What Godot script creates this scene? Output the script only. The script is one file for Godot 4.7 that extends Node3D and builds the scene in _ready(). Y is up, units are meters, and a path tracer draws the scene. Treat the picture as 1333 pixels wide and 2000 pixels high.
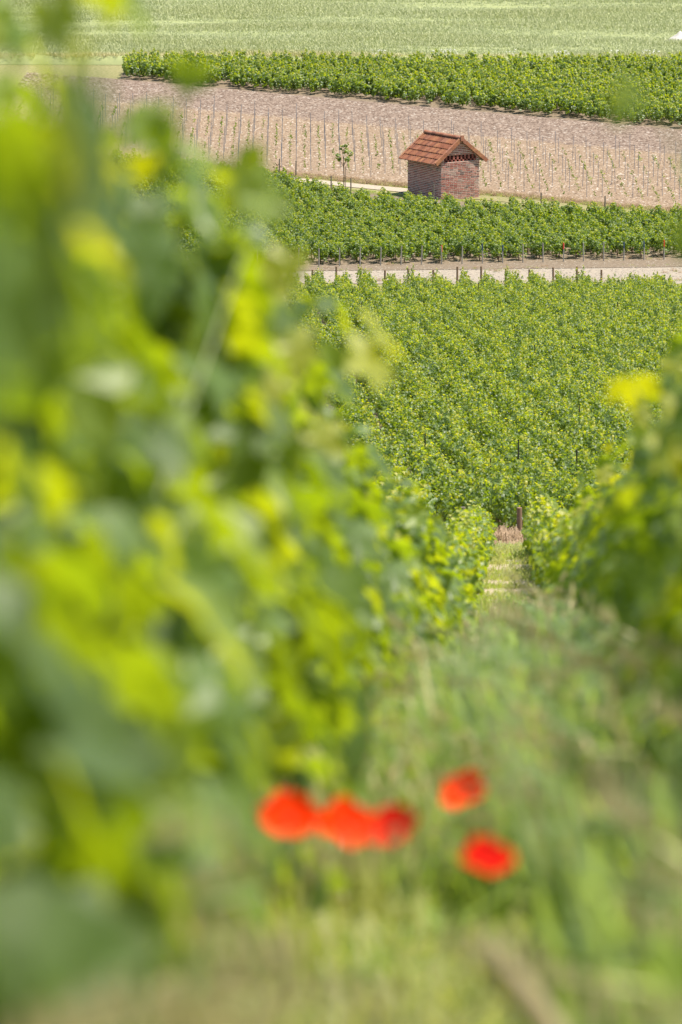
extends Node3D
# A vineyard hillside seen through a long lens: out-of-focus vine rows and poppies in front,
# a block of vines below, a brick hut, a young plot of stakes, more vines and a cereal field in the valley.
# y is up, the slope runs down along -z; the camera stands at x = 0, z = 0.

var rng := RandomNumberGenerator.new()
var taken := {}
var M := {}
var leaf_mats: Array = []
var near_mats: Array = []
var unit_leaves: Array = []      # [material][shape] single leaf meshes

# ------------------------------------------------------------------ terrain
func soft(t: float, w: float) -> float:
	var k := t / w
	return t if k > 30.0 else w * log(1.0 + exp(k))

func ground_y(z: float) -> float:
	var d := -z
	return 41.0 - 0.155 * d - 0.045 * soft(d - 9.0, 2.0) + 0.022 * soft(d - 45.0, 5.0) + 0.0651 * soft(d - 115.0, 4.0) + 0.1129 * soft(d - 290.0, 4.0) + 0.05 * soft(d - 520.0, 15.0)

func on_ground(x: float, z: float, up := 0.0) -> Vector3:
	return Vector3(x, ground_y(z) + up, z)

# ------------------------------------------------------------------ naming and tags
func numbered(called: String) -> String:
	var n: int = taken.get(called, -1) + 1
	taken[called] = n
	return called if n == 0 else "%s_%03d" % [called, n]

func tag(o: Node, label: String, category := "", group := "", kind := "") -> void:
	if label: o.set_meta("label", label)
	if category: o.set_meta("category", category)
	if group: o.set_meta("group", group)
	if kind: o.set_meta("kind", kind)

func thing(called: String, label: String, category: String, at := Vector3.ZERO, turn := 0.0, group := "") -> Node3D:
	var o := Node3D.new()
	o.name = numbered(called)
	o.position = at
	o.rotation.y = turn
	tag(o, label, category, group)
	add_child(o)
	return o

func part(called: String, mesh: Mesh, parent: Node, mat: Material = null, kind := "") -> MeshInstance3D:
	var o := MeshInstance3D.new()
	o.mesh = mesh
	if mat: o.material_override = mat
	if mat: mesh.surface_set_material(0, mat)
	o.material_override = null
	if parent == self:
		o.name = numbered(called)
		add_child(o)
	else:
		o.name = called
		parent.add_child(o, true)
	if kind: o.set_meta("kind", kind)
	return o

func scatter(called: String, mesh: Mesh, where: Array, parent: Node, tints: Array = []) -> MultiMeshInstance3D:
	var mm := MultiMesh.new()
	mm.transform_format = MultiMesh.TRANSFORM_3D
	if tints.size(): mm.use_colors = true
	mm.mesh = mesh
	mm.instance_count = where.size()
	for i in where.size():
		mm.set_instance_transform(i, where[i])
		if tints.size(): mm.set_instance_color(i, tints[i])
	var o := MultiMeshInstance3D.new()
	o.multimesh = mm
	if parent == self:
		o.name = numbered(called)
		add_child(o)
	else:
		o.name = called
		parent.add_child(o, true)
	o.set_meta("kind", "stuff")
	return o

# ------------------------------------------------------------------ materials
func lin(r: float, g: float, b: float) -> Color:
	return Color(r, g, b).linear_to_srgb()

func mat(called: String, c: Color, rough := 0.85, spec := 0.4) -> StandardMaterial3D:
	var m := StandardMaterial3D.new()
	m.resource_name = called
	m.albedo_color = c
	m.roughness = rough
	m.metallic_specular = spec
	M[called] = m
	return m

func leafy(called: String, c: Color, through: Color, much: float, rough := 0.45) -> StandardMaterial3D:
	var m := mat(called, c, rough, 0.5)
	m.backlight_enabled = true
	var top := maxf(through.r, maxf(through.g, through.b))
	m.backlight = Color(through.r / top * much, through.g / top * much, through.b / top * much).linear_to_srgb()
	return m

func noise_tex(freq: float, octaves: int, dark: Color, light: Color, sd: int, size := 512, kind := FastNoiseLite.TYPE_SIMPLEX_SMOOTH) -> NoiseTexture2D:
	var n := FastNoiseLite.new()
	n.seed = sd
	n.noise_type = kind
	n.frequency = freq
	n.fractal_octaves = octaves
	var t := NoiseTexture2D.new()
	t.width = size
	t.height = size
	t.seamless = true
	t.noise = n
	var g := Gradient.new()
	g.set_color(0, dark)
	g.set_color(1, light)
	t.color_ramp = g
	return t

func earth(called: String, dark: Color, light: Color, metres: float, freq: float, sd: int) -> StandardMaterial3D:
	var m := mat(called, Color.WHITE, 0.95, 0.2)
	m.albedo_texture = noise_tex(freq, 5, dark, light, sd)
	m.uv1_triplanar = true
	m.uv1_world_triplanar = true
	m.uv1_scale = Vector3.ONE / metres
	return m

func make_materials() -> void:
	leafy("leaf_mature", lin(0.042, 0.076, 0.015), Color(0.58, 0.82, 0.015), 0.34, 0.5)
	leafy("leaf_green", lin(0.072, 0.118, 0.026), Color(0.66, 0.88, 0.015), 0.46, 0.5)
	leafy("leaf_light", lin(0.140, 0.185, 0.042), Color(0.82, 0.95, 0.015), 0.64, 0.5)
	leafy("leaf_young", lin(0.290, 0.285, 0.035), Color(0.96, 0.95, 0.012), 0.72, 0.48)
	leafy("near_mature", lin(0.042, 0.074, 0.014), Color(0.58, 0.80, 0.008), 0.42, 0.62)
	leafy("near_green", lin(0.070, 0.116, 0.022), Color(0.69, 0.87, 0.008), 0.54, 0.45)
	leafy("near_light", lin(0.128, 0.180, 0.036), Color(0.82, 0.91, 0.008), 0.68, 0.48)
	leafy("near_young", lin(0.240, 0.258, 0.036), Color(0.94, 0.92, 0.006), 0.76, 0.5)
	near_mats = [M.near_mature, M.near_green, M.near_light, M.near_young]
	leaf_mats = [M.leaf_mature, M.leaf_green, M.leaf_light, M.leaf_young]
	leafy("shoot", lin(0.16, 0.20, 0.05), Color(0.6, 0.8, 0.1), 0.3)
	leafy("tendril", lin(0.36, 0.30, 0.16), Color(0.8, 0.7, 0.3), 0.3)
	leafy("blade_blue", lin(0.130, 0.175, 0.075), Color(0.64, 0.85, 0.14), 0.66, 0.45)
	leafy("blade_green", lin(0.115, 0.165, 0.032), Color(0.68, 0.9, 0.05), 0.7, 0.5)
	leafy("blade_olive", lin(0.22, 0.235, 0.085), Color(0.82, 0.86, 0.14), 0.56, 0.55)
	leafy("blade_straw", lin(0.50, 0.44, 0.25), Color(0.9, 0.8, 0.4), 0.4, 0.6)
	leafy("chaff", lin(0.58, 0.50, 0.36), Color(1.0, 0.92, 0.7), 0.95, 0.7)
	leafy("blade_dead", lin(0.30, 0.205, 0.125), Color(0.8, 0.6, 0.35), 0.25, 0.7)
	leafy("petal", lin(0.92, 0.050, 0.004), Color(1.0, 0.08, 0.002), 0.85, 0.8).metallic_specular = 0.2
	leafy("petal_dark", lin(0.66, 0.010, 0.004), Color(1.0, 0.02, 0.002), 0.70, 0.8).metallic_specular = 0.2
	mat("poppy_heart", lin(0.012, 0.010, 0.012), 0.8)
	leafy("poppy_stem", lin(0.10, 0.16, 0.05), Color(0.5, 0.8, 0.1), 0.2)
	mat("bark", lin(0.10, 0.07, 0.045), 0.95)
	mat("wood_post", lin(0.22, 0.145, 0.09), 0.9)
	mat("wood_grey", lin(0.17, 0.145, 0.115), 0.9)
	mat("wood_tan", lin(0.36, 0.27, 0.16), 0.9)
	mat("wood_dark", lin(0.030, 0.024, 0.020), 0.85)
	var steel := mat("galvanised", lin(0.27, 0.29, 0.33), 0.5)
	steel.metallic = 0.35
	mat("pale_post", lin(0.27, 0.255, 0.225), 0.8)
	mat("paint_red", lin(0.55, 0.05, 0.02), 0.6)
	mat("paint_blue", lin(0.04, 0.07, 0.13), 0.6)
	mat("wire", lin(0.4, 0.4, 0.4), 0.4).metallic = 0.6
	mat("mortar", lin(0.56, 0.48, 0.41), 0.95)
	mat("hut_inside", lin(0.10, 0.07, 0.05), 0.95)
	var b := mat("brick", Color.WHITE, 0.92, 0.3)
	b.vertex_color_use_as_albedo = true
	var e := mat("earthen", Color.WHITE, 0.95, 0.2)
	e.vertex_color_use_as_albedo = true
	for i in 5:
		var c: Array = [[0.29, 0.122, 0.070], [0.25, 0.098, 0.058], [0.34, 0.158, 0.085], [0.21, 0.088, 0.058], [0.31, 0.142, 0.092]][i]
		var t := mat("tile_%d" % i, Color.WHITE, 0.82, 0.35)
		t.albedo_texture = noise_tex(0.03, 4, lin(c[0] * 0.62, c[1] * 0.62, c[2] * 0.65), lin(c[0] * 1.3, c[1] * 1.3, c[2] * 1.25), 40 + i, 128)
		t.uv1_triplanar = true
		t.uv1_world_triplanar = true
		t.uv1_scale = Vector3.ONE * 1.3
	earth("soil_grass", lin(0.15, 0.15, 0.06), lin(0.33, 0.29, 0.16), 3.1, 0.02, 1)
	earth("soil_path", lin(0.26, 0.215, 0.15), lin(0.44, 0.38, 0.29), 1.3, 0.02, 2)
	earth("soil_vines", lin(0.12, 0.092, 0.066), lin(0.24, 0.19, 0.14), 2.3, 0.02, 3)
	earth("soil_track", lin(0.22, 0.185, 0.148), lin(0.36, 0.31, 0.25), 5.5, 0.03, 4)
	earth("soil_dirt", lin(0.28, 0.23, 0.175), lin(0.42, 0.36, 0.29), 2.9, 0.03, 5)
	earth("soil_plot", lin(0.150, 0.104, 0.070), lin(0.285, 0.212, 0.150), 2.7, 0.035, 6)
	earth("soil_tilled", lin(0.130, 0.094, 0.074), lin(0.26, 0.200, 0.160), 2.1, 0.04, 7)
	earth("soil_verge", lin(0.15, 0.15, 0.055), lin(0.31, 0.265, 0.16), 4.3, 0.03, 8)
	earth("crop_floor", lin(0.22, 0.25, 0.12), lin(0.30, 0.32, 0.15), 6.0, 0.03, 9)
	leafy("crop_blade", lin(0.255, 0.310, 0.165), Color(0.6, 0.8, 0.3), 0.3, 0.6)
	M.crop_blade.vertex_color_use_as_albedo = true
	M.crop_blade.albedo_color = Color.WHITE
	earth("chalk", lin(0.30, 0.28, 0.25), lin(0.62, 0.60, 0.56), 0.9, 0.04, 12)
	mat("white_flower", lin(0.75, 0.75, 0.70), 0.8)

# ------------------------------------------------------------------ mesh helpers
func add_box(st: SurfaceTool, at: Vector3, size: Vector3, basis := Basis.IDENTITY, bottom := true) -> void:
	var h := size * 0.5
	var faces := [[Vector3(1, 0, 0), Vector3(0, 1, 0), Vector3(0, 0, 1)], [Vector3(-1, 0, 0), Vector3(0, 0, 1), Vector3(0, 1, 0)],
		[Vector3(0, 1, 0), Vector3(0, 0, 1), Vector3(1, 0, 0)], [Vector3(0, 0, 1), Vector3(1, 0, 0), Vector3(0, 1, 0)], [Vector3(0, 0, -1), Vector3(0, 1, 0), Vector3(1, 0, 0)]]
	if bottom: faces.append([Vector3(0, -1, 0), Vector3(1, 0, 0), Vector3(0, 0, 1)])
	for f in faces:
		var n: Vector3 = f[0]; var u: Vector3 = f[1]; var v: Vector3 = f[2]
		var q := []
		for s in [[-1, -1], [1, -1], [1, 1], [-1, 1]]:
			q.append(at + basis * ((n + u * s[0] + v * s[1]) * h))
		st.set_normal(basis * n)
		for k in [0, 2, 1, 0, 3, 2]:
			st.add_vertex(q[k])

func add_tube(st: SurfaceTool, pts: Array, radii: Array, sides := 7, cap := true) -> void:
	var rings := []
	for i in pts.size():
		var a: Vector3 = pts[maxi(i - 1, 0)]
		var b: Vector3 = pts[mini(i + 1, pts.size() - 1)]
		var t := (b - a).normalized()
		var u := t.cross(Vector3.RIGHT if absf(t.x) < 0.8 else Vector3.FORWARD).normalized()
		var v := t.cross(u)
		var ring := []
		for k in sides:
			var ang := TAU * k / sides
			ring.append([pts[i] + (u * cos(ang) + v * sin(ang)) * radii[i], u * cos(ang) + v * sin(ang)])
		rings.append(ring)
	for i in pts.size() - 1:
		for k in sides:
			var k2 := (k + 1) % sides
			for w in [rings[i][k], rings[i + 1][k], rings[i + 1][k2], rings[i][k], rings[i + 1][k2], rings[i][k2]]:
				st.set_normal(w[1])
				st.add_vertex(w[0])
	if cap:
		var last: int = pts.size() - 1
		var up: Vector3 = (pts[last] - pts[last - 1]).normalized()
		for k in sides:
			for w in [pts[last], rings[last][(k + 1) % sides][0], rings[last][k][0]]:
				st.set_normal(up)
				st.add_vertex(w)

func begin() -> SurfaceTool:
	var st := SurfaceTool.new()
	st.begin(Mesh.PRIMITIVE_TRIANGLES)
	return st

func tube_mesh(pts: Array, radii: Array, sides := 7) -> ArrayMesh:
	var st := begin()
	add_tube(st, pts, radii, sides)
	return st.commit()

# leaves are gathered per material, then committed as one mesh of several surfaces
class Leaves:
	var v: Array = []
	var n: Array = []
	func _init(count: int) -> void:
		for i in count:
			v.append(PackedVector3Array())
			n.append(PackedVector3Array())
	func tri(m: int, a: Vector3, b: Vector3, c: Vector3) -> void:
		var nn := (c - a).cross(b - a).normalized()
		v[m].append_array(PackedVector3Array([a, b, c]))
		n[m].append_array(PackedVector3Array([nn, nn, nn]))
	func commit(mats: Array) -> ArrayMesh:
		var mesh := ArrayMesh.new()
		for i in v.size():
			if v[i].size() == 0: continue
			var a := []
			a.resize(Mesh.ARRAY_MAX)
			a[Mesh.ARRAY_VERTEX] = v[i]
			a[Mesh.ARRAY_NORMAL] = n[i]
			mesh.add_surface_from_arrays(Mesh.PRIMITIVE_TRIANGLES, a)
			mesh.surface_set_material(mesh.get_surface_count() - 1, mats[i])
		return mesh

func leaf_basis(normal: Vector3, tip: Vector3) -> Basis:
	var zz := normal.normalized()
	var yy := (tip - zz * tip.dot(zz))
	yy = yy.normalized() if yy.length() > 0.01 else zz.cross(Vector3.RIGHT).normalized()
	return Basis(yy.cross(zz), yy, zz)

# simple leaf: two halves folded along the midrib, lobed outline, 6 triangles
func small_leaf(L: Leaves, m: int, at: Vector3, b: Basis, s: float, fold: float) -> void:
	var p := func(x: float, y: float, z: float) -> Vector3: return at + b * (Vector3(x, y, z) * s)
	var base: Vector3 = p.call(0.0, -0.32, 0.0)
	var mid: Vector3 = p.call(0.0, 0.12, 0.05)
	var tip: Vector3 = p.call(0.0, 0.62, -0.08)
	for sx in [-1.0, 1.0]:
		var a1: Vector3 = p.call(sx * 0.40, -0.30, fold * 0.4)
		var a2: Vector3 = p.call(sx * 0.52, 0.12, fold * 0.5)
		var a3: Vector3 = p.call(sx * 0.22, 0.30, fold * 0.2)
		if sx < 0:
			L.tri(m, base, a1, mid); L.tri(m, a1, a2, mid); L.tri(m, a2, a3, mid); L.tri(m, a3, tip, mid)
		else:
			L.tri(m, base, mid, a1); L.tri(m, a1, mid, a2); L.tri(m, a2, mid, a3); L.tri(m, a3, mid, tip)

# full grape leaf: five lobes, toothed, cupped, 34 triangles, unit size
func full_leaf(m: int, sd: int) -> ArrayMesh:
	var r := RandomNumberGenerator.new()
	r.seed = sd
	var L := Leaves.new(4)
	var shape := [[0, 0.66], [9, 0.56], [20, 0.50], [31, 0.36], [44, 0.50], [56, 0.60], [66, 0.50], [80, 0.44], [93, 0.36], [106, 0.46], [118, 0.52], [132, 0.44], [148, 0.40], [162, 0.34], [174, 0.16]]
	var ring := []
	var cup := r.randf_range(0.15, 0.5)
	var wave := r.randf_range(0.02, 0.06)
	for side in [1, -1]:
		var pts := []
		for q in shape:
			var ang: float = deg_to_rad(q[0])
			var rr: float = q[1] * r.randf_range(0.93, 1.07)
			var x: float = sin(ang) * rr * side
			var y: float = cos(ang) * rr
			pts.append(Vector3(x, y, absf(x) * cup - rr * rr * 0.25 + wave * sin(ang * 5.0)))
		ring.append(pts)
	var c := Vector3(0, -0.02, 0.03)
	for k in shape.size() - 1:
		L.tri(m, c, ring[0][k], ring[0][k + 1])
		L.tri(m, c, ring[1][k + 1], ring[1][k])
	return L.commit(near_mats)

# ------------------------------------------------------------------ vines
func pick_leaf(up: float) -> int:
	# tips are young and yellow, the lower hedge is mature
	var k := rng.randf() + up * 0.45
	return 0 if k < 0.34 else 1 if k < 0.78 else 2 if k < 1.12 else 3

# a hedge-grown vine of one metre of row: upright shoots with leaf clusters, foliage as one mesh
func vine_foliage(count: int, size: float, height: float, half_width: float, length: float, ragged: float, yellow := 0.0, stems := 11, clump := 0.11, mats: Array = leaf_mats) -> ArrayMesh:
	var L := Leaves.new(4)
	var shoots := []
	for i in stems:
		var x := rng.randf_range(-1.0, 1.0) * half_width
		shoots.append([Vector3(x * 0.55, 0.22 * height, rng.randf_range(-0.5, 0.5) * length), Vector3(x, height * rng.randf_range(1.0 - ragged, 1.0 + ragged * 0.8) * (1.0 - 0.15 * absf(x) / half_width), rng.randf_range(-0.55, 0.55) * length)])
	for i in count:
		var s: Array = shoots[i % stems]
		var f := pow(rng.randf(), 0.62)
		var c: Vector3 = s[0].lerp(s[1], f)
		var out_ := Vector3(rng.randfn(), rng.randfn() * 0.7, rng.randfn()).normalized()
		var up: float = smoothstep(0.72, 1.0, f) * smoothstep(0.7, 1.0, s[1].y / height)
		var p := c + out_ * clump * (1.0 - 0.45 * up) * pow(rng.randf(), 0.4)
		p.y = maxf(p.y, 0.16)
		var normal := out_ + Vector3(0, rng.randf_range(0.1, 1.3), 0)
		var tip := out_ * 0.7 + Vector3(rng.randf_range(-0.5, 0.5), rng.randf_range(-1.0, 0.2), rng.randf_range(-0.5, 0.5))
		small_leaf(L, pick_leaf(up + yellow - 0.25 * (1.0 - f)), p, leaf_basis(normal, tip), size * rng.randf_range(0.65, 1.2) * (1.0 - 0.35 * up), rng.randf_range(-0.1, 0.7))
	return L.commit(mats)

func vine_trunk(height: float) -> ArrayMesh:
	var pts := []
	var radii := []
	for i in 5:
		var f := i / 4.0
		pts.append(Vector3(rng.randf_range(-0.02, 0.02), f * height - (0.06 if i == 0 else 0.0), rng.randf_range(-0.03, 0.03) + f * 0.05))
		radii.append(lerpf(0.032, 0.018, f))
	return tube_mesh(pts, radii, 6)

# near vine: trunk, shoots, separate outer leaves and an inner mass
func make_near_vine(sd: int, leaves: int, tall: float, tone: float, inner: int, lowest := 0.13) -> Node3D:
	rng.seed = sd
	var o := Node3D.new()
	part("trunk", vine_trunk(0.55), o, M.bark)
	var heads := []
	for i in 7:
		var z := rng.randf_range(-0.5, 0.5)
		var x := rng.randf_range(-0.08, 0.08)
		var top := tall * rng.randf_range(0.86, 1.22)
		var lean := Vector3(rng.randf_range(-0.09, 0.09), 0, rng.randf_range(-0.12, 0.12))
		var a := Vector3(x * 0.3, 0.5, z * 0.5)
		var m := Vector3(x, lerpf(0.5, top, 0.55), z)
		var e := Vector3(x, top, z) + lean
		part("shoot", tube_mesh([a, m, e], [0.008, 0.006, 0.002], 5), o, M.shoot)
		heads.append([a, m, e])
	var L := Leaves.new(4)
	for i in inner:
		var y := rng.randf_range(lowest, tall * 0.98)
		var w := 0.29 * (1.0 - 0.7 * smoothstep(0.35, 1.1, y / tall))
		var p := Vector3(rng.randf_range(-w, w), y, rng.randf_range(-0.55, 0.55))
		var side := signf(p.x)
		small_leaf(L, pick_leaf(-0.34), p, leaf_basis(Vector3(side * rng.randf_range(0.2, 1.2), rng.randf_range(0.0, 0.9), rng.randf_range(-0.7, 0.7)), Vector3(side * 0.4, rng.randf_range(-1, 0.1), rng.randf_range(-0.7, 0.7))), rng.randf_range(0.07, 0.125), rng.randf_range(-0.1, 0.6))
	part("foliage", L.commit(near_mats), o, null, "stuff")
	for i in leaves:
		var hd: Array = heads[i % 7]
		var f := rng.randf_range(-0.25, 1.03)
		var at: Vector3 = hd[0].lerp(hd[1], f / 0.55) if f < 0.55 else hd[1].lerp(hd[2], (f - 0.55) / 0.45)
		var out_ := Vector3(rng.randf_range(-1, 1), rng.randf_range(-0.2, 0.4), rng.randf_range(-1, 1)).normalized()
		var young := smoothstep(0.7, 1.0, f)
		at += out_ * Vector3(0.9 if f > 0.35 else 1.8, 1, 1) * lerpf(0.17, 0.05, young)
		at.y = maxf(at.y, lowest)
		var lf := MeshInstance3D.new()
		lf.name = "leaf"
		lf.mesh = unit_leaves[pick_leaf(young * 0.75 - 0.16 + tone)][rng.randi() % 3]
		var s := rng.randf_range(0.10, 0.15) * (1.0 - 0.45 * young)
		lf.transform = Transform3D(leaf_basis(out_ + Vector3(0, rng.randf_range(0.0, 1.0), 0), out_ * 0.6 + Vector3(rng.randf_range(-0.4, 0.4), rng.randf_range(-0.9, 0.3), rng.randf_range(-0.4, 0.4))).scaled(Vector3.ONE * s), at)
		o.add_child(lf, true)
	return o

func place_vine(proto: Node3D, at: Vector3, turn: float, size: Vector3, label: String, group: String) -> Node3D:
	var o := proto.duplicate()
	o.name = numbered("grapevine")
	o.position = at
	o.rotation.y = turn
	for c in o.get_children():
		c.transform = Transform3D(Basis.from_scale(size), Vector3.ZERO) * c.transform
	tag(o, label, "grapevine", group)
	add_child(o)
	return o

# a long shoot that stands out of the hedge towards a point, with a few leaves at its end
func long_shoot(vine: Node3D, to: Vector3, leaves: int, size: float, m: int) -> void:
	var tip := vine.transform.affine_inverse() * to
	var mid := Vector3(tip.x * 0.45, tip.y * 0.62, tip.z * 0.5)
	part("shoot", tube_mesh([Vector3(0, 0.4, 0), mid, tip], [0.008, 0.005, 0.002], 5), vine, M.shoot)
	for i in leaves:
		var lf := MeshInstance3D.new()
		lf.name = "leaf"
		lf.mesh = unit_leaves[m][rng.randi() % 3]
		var out_ := Vector3(rng.randf_range(-1, 1), rng.randf_range(-0.3, 0.5), rng.randf_range(-1, 1)).normalized()
		lf.transform = Transform3D(leaf_basis(out_ + Vector3(0, 0.5, 0.6), out_ - Vector3(0, 0.5, 0)).scaled(Vector3.ONE * size * rng.randf_range(0.8, 1.15)), tip.lerp(mid, 0.14 * i) + out_ * size * 0.45)
		vine.add_child(lf, true)

# ------------------------------------------------------------------ ground sheets
func patch(called: String, corners: Array, nx: int, nz: int, lift: float, m: Material, bumps := 0.0) -> MeshInstance3D:
	# corners (x, z): near left, near right, far right, far left
	var v := PackedVector3Array()
	var idx := PackedInt32Array()
	for j in nz + 1:
		for i in nx + 1:
			var a: Vector2 = corners[0].lerp(corners[1], float(i) / nx)
			var b: Vector2 = corners[3].lerp(corners[2], float(i) / nx)
			var p := a.lerp(b, float(j) / nz)
			v.append(on_ground(p.x, p.y, lift + (rng.randf() * bumps if i > 0 and j > 0 and i < nx and j < nz else 0.0)))
	for j in nz:
		for i in nx:
			var k := j * (nx + 1) + i
			idx.append_array(PackedInt32Array([k, k + nx + 1, k + nx + 2, k, k + nx + 2, k + 1]))
	var st := begin()
	for p in v:
		st.set_smooth_group(0)
		st.add_vertex(p)
	for k in idx: st.add_index(k)
	st.generate_normals()
	var o := part(called, st.commit(), self, m)
	o.set_meta("kind", "structure")
	return o

func inside(p: Vector2, poly: PackedVector2Array) -> bool:
	return Geometry2D.is_point_in_polygon(p, poly)

func yaw(a: float) -> Basis:
	return Basis(Vector3.UP, a)

# ------------------------------------------------------------------ grass
func tuft(blades: int, height: float, spread: float, width: float, m: Material, droop: float, head := false) -> ArrayMesh:
	var L := Leaves.new(1)
	for i in blades:
		var base := Vector3(rng.randfn(0, spread), -0.03, rng.randfn(0, spread))
		var dir := Vector3(rng.randf_range(-1, 1), 0, rng.randf_range(-1, 1)).normalized()
		var h := height * rng.randf_range(0.5, 1.1)
		var across := dir.cross(Vector3.UP).rotated(Vector3.UP, rng.randf_range(-0.9, 0.9)) * width * rng.randf_range(0.7, 1.2)
		var bend := h * droop * rng.randf_range(0.2, 1.1)
		var p0 := base
		var p1 := base + Vector3(0, h * 0.5, 0) + dir * bend * 0.25
		var p2 := base + Vector3(0, h * 0.85, 0) + dir * bend * 0.65
		var p3 := base + Vector3(0, h * (1.0 - droop * 0.25), 0) + dir * bend * 1.1
		L.tri(0, p0 - across * 0.7, p1 - across, p0 + across * 0.7)
		L.tri(0, p1 - across, p1 + across, p0 + across * 0.7)
		L.tri(0, p1 - across, p2 - across * 0.7, p1 + across)
		L.tri(0, p2 - across * 0.7, p2 + across * 0.7, p1 + across)
		L.tri(0, p2 - across * 0.7, p3, p2 + across * 0.7)
		if head:
			for k in 5:
				var q := p3 + (p3 - p2).normalized() * k * 0.016
				L.tri(0, q + Vector3(0.007, 0, 0), q + Vector3(0, 0.026, 0.003), q - Vector3(0.007, 0, 0.002))
				L.tri(0, q + Vector3(0, 0, 0.007), q + Vector3(0.003, 0.026, 0), q - Vector3(0, 0, 0.007))
	return L.commit([m])

# ------------------------------------------------------------------ the brick hut
const HW := 1.32      # half width of the gable front
const HL := 1.68     # half length
const APEX := 3.42
const RISE := 0.77

func brick_color(x: float, y: float, wall: int, n: FastNoiseLite) -> Color:
	var k := rng.randf()
	var c := Vector3(0.29, 0.095, 0.075)
	if k < 0.22: c = Vector3(0.36, 0.17, 0.14)
	elif k < 0.40: c = Vector3(0.20, 0.075, 0.062)
	elif k < 0.50: c = Vector3(0.115, 0.065, 0.060)
	elif k < 0.60: c = Vector3(0.33, 0.12, 0.09)
	c *= rng.randf_range(0.85, 1.15)
	var lime := smoothstep(0.05, 0.55, n.get_noise_2d(x * 1.4 + wall * 9.0, y * 1.4)) * 0.6
	if y < 0.5: lime = maxf(lime, 0.35 * (1.0 - y / 0.5) * rng.randf())
	if y > 2.3: lime = 0.0
	if wall == 1: lime *= 0.15
	c = c.lerp(Vector3(0.46, 0.37, 0.32), lime)
	return Color(c.x, c.y, c.z)

func roof_half(y: float) -> float:
	return minf(HW, (APEX - y) / RISE)

func hut_wall(hut: Node3D, wall: int, half: float, gable: bool, at: Transform3D) -> void:
	# the wall stands in the plane z = 0 of its own frame, its outside towards +z
	var n := FastNoiseLite.new()
	n.seed = 5
	n.frequency = 0.6
	var core := begin()
	var bricks := begin()
	var course := 0.098
	var rows := int((APEX - 0.02) / course) if gable else int((APEX - RISE * HW) / course)
	for r in rows:
		var y0 := r * course
		var yc := y0 + course * 0.5
		var w: float = minf(half, roof_half(y0 + course)) if gable else half
		if w < 0.05: break
		var vent: bool = wall == 0 and yc > 2.15 and yc < 2.548
		var open_ := (APEX - 2.145) / RISE - 0.52 if vent else 0.0
		if vent: open_ = minf(open_, (APEX - yc) / RISE - 0.16)
		for sd in [-1.0, 1.0]:
			if vent or sd < 0:
				var x0: float = -w if sd < 0 else open_
				var x1: float = (-open_ if vent else w) if sd < 0 else w
				if x1 - x0 > 0.02:
					add_box(core, Vector3((x0 + x1) * 0.5, yc, -0.106), Vector3(x1 - x0, course, 0.2))
					var x := x0 + 0.004 - (0.145 if r % 2 == 0 else 0.0)
					while x < x1 - 0.01:
						var a := maxf(x, x0 + 0.004)
						var b := minf(x + (0.265 if rng.randf() < 0.75 else 0.13) + rng.randf_range(-0.008, 0.008), x1 - 0.004)
						if b - a > 0.03:
							bricks.set_color(brick_color((a + b) * 0.5, yc, wall, n))
							add_box(bricks, Vector3((a + b) * 0.5, yc + rng.randf_range(-0.002, 0.002), -0.003 + rng.randf_range(-0.003, 0.002)), Vector3(b - a, 0.057 + rng.randf_range(-0.004, 0.003), 0.016))
						x = b + 0.024 if b > x else x + 0.29
	if wall == 0:
		# openwork of set-apart headers under the gable
		for j in 3:
			var yy := 2.156 + j * 0.1307
			var reach := minf((APEX - 2.145) / RISE - 0.52, (APEX - yy - 0.10) / RISE - 0.16)
			var x := -reach + (0.13 if j % 2 else 0.0)
			while x < reach:
				bricks.set_color(Color(0.27, 0.10, 0.08) * rng.randf_range(0.75, 1.25))
				add_box(bricks, Vector3(x + 0.07, yy + 0.059, -0.09), Vector3(0.115, 0.112, 0.12))
				x += 0.26
			bricks.set_color(Color(0.20, 0.075, 0.06))
			add_box(bricks, Vector3(0, yy + 0.123, -0.09), Vector3(reach * 2.0, 0.010, 0.115))
	var o := part("wall", core.commit(), hut, M.mortar)
	o.transform = at
	part("bricks", bricks.commit(), o, M.brick, "stuff")

func tile_mesh(width: float, length: float) -> ArrayMesh:
	var prof := [[0.0, 0.010], [0.010, 0.052], [0.052, 0.052], [0.064, 0.012], [0.114, 0.010], [0.122, 0.042], [0.156, 0.042], [0.164, 0.010], [1.0, 0.010]]
	var st := begin()
	var pts := []
	for p in prof: pts.append(Vector2(p[0] if p[0] < 1.0 else width - 0.003, p[1]))
	pts.append(Vector2(width - 0.003, -0.012))
	pts.append(Vector2(0, -0.012))
	for i in pts.size():
		var a: Vector2 = pts[i]
		var b: Vector2 = pts[(i + 1) % pts.size()]
		var nn := Vector3(-(b.y - a.y), b.x - a.x, 0).normalized()
		st.set_normal(nn)
		var q := [Vector3(a.x, a.y, 0), Vector3(b.x, b.y, 0), Vector3(b.x, b.y, length), Vector3(a.x, a.y, length)]
		for k in [0, 1, 2, 0, 2, 3]: st.add_vertex(q[k])
	for e in [0.0, length]:
		st.set_normal(Vector3(0, 0, -1.0 if e == 0.0 else 1.0))
		for i in pts.size() - 1:
			var m: Vector2 = pts[pts.size() - 1]
			var tri := [Vector3(m.x, m.y, e), Vector3(pts[i].x, pts[i].y, e), Vector3(pts[i + 1].x, pts[i + 1].y, e)]
			if e > 0.0: tri.reverse()
			for v in tri: st.add_vertex(v)
	return st.commit()

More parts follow.
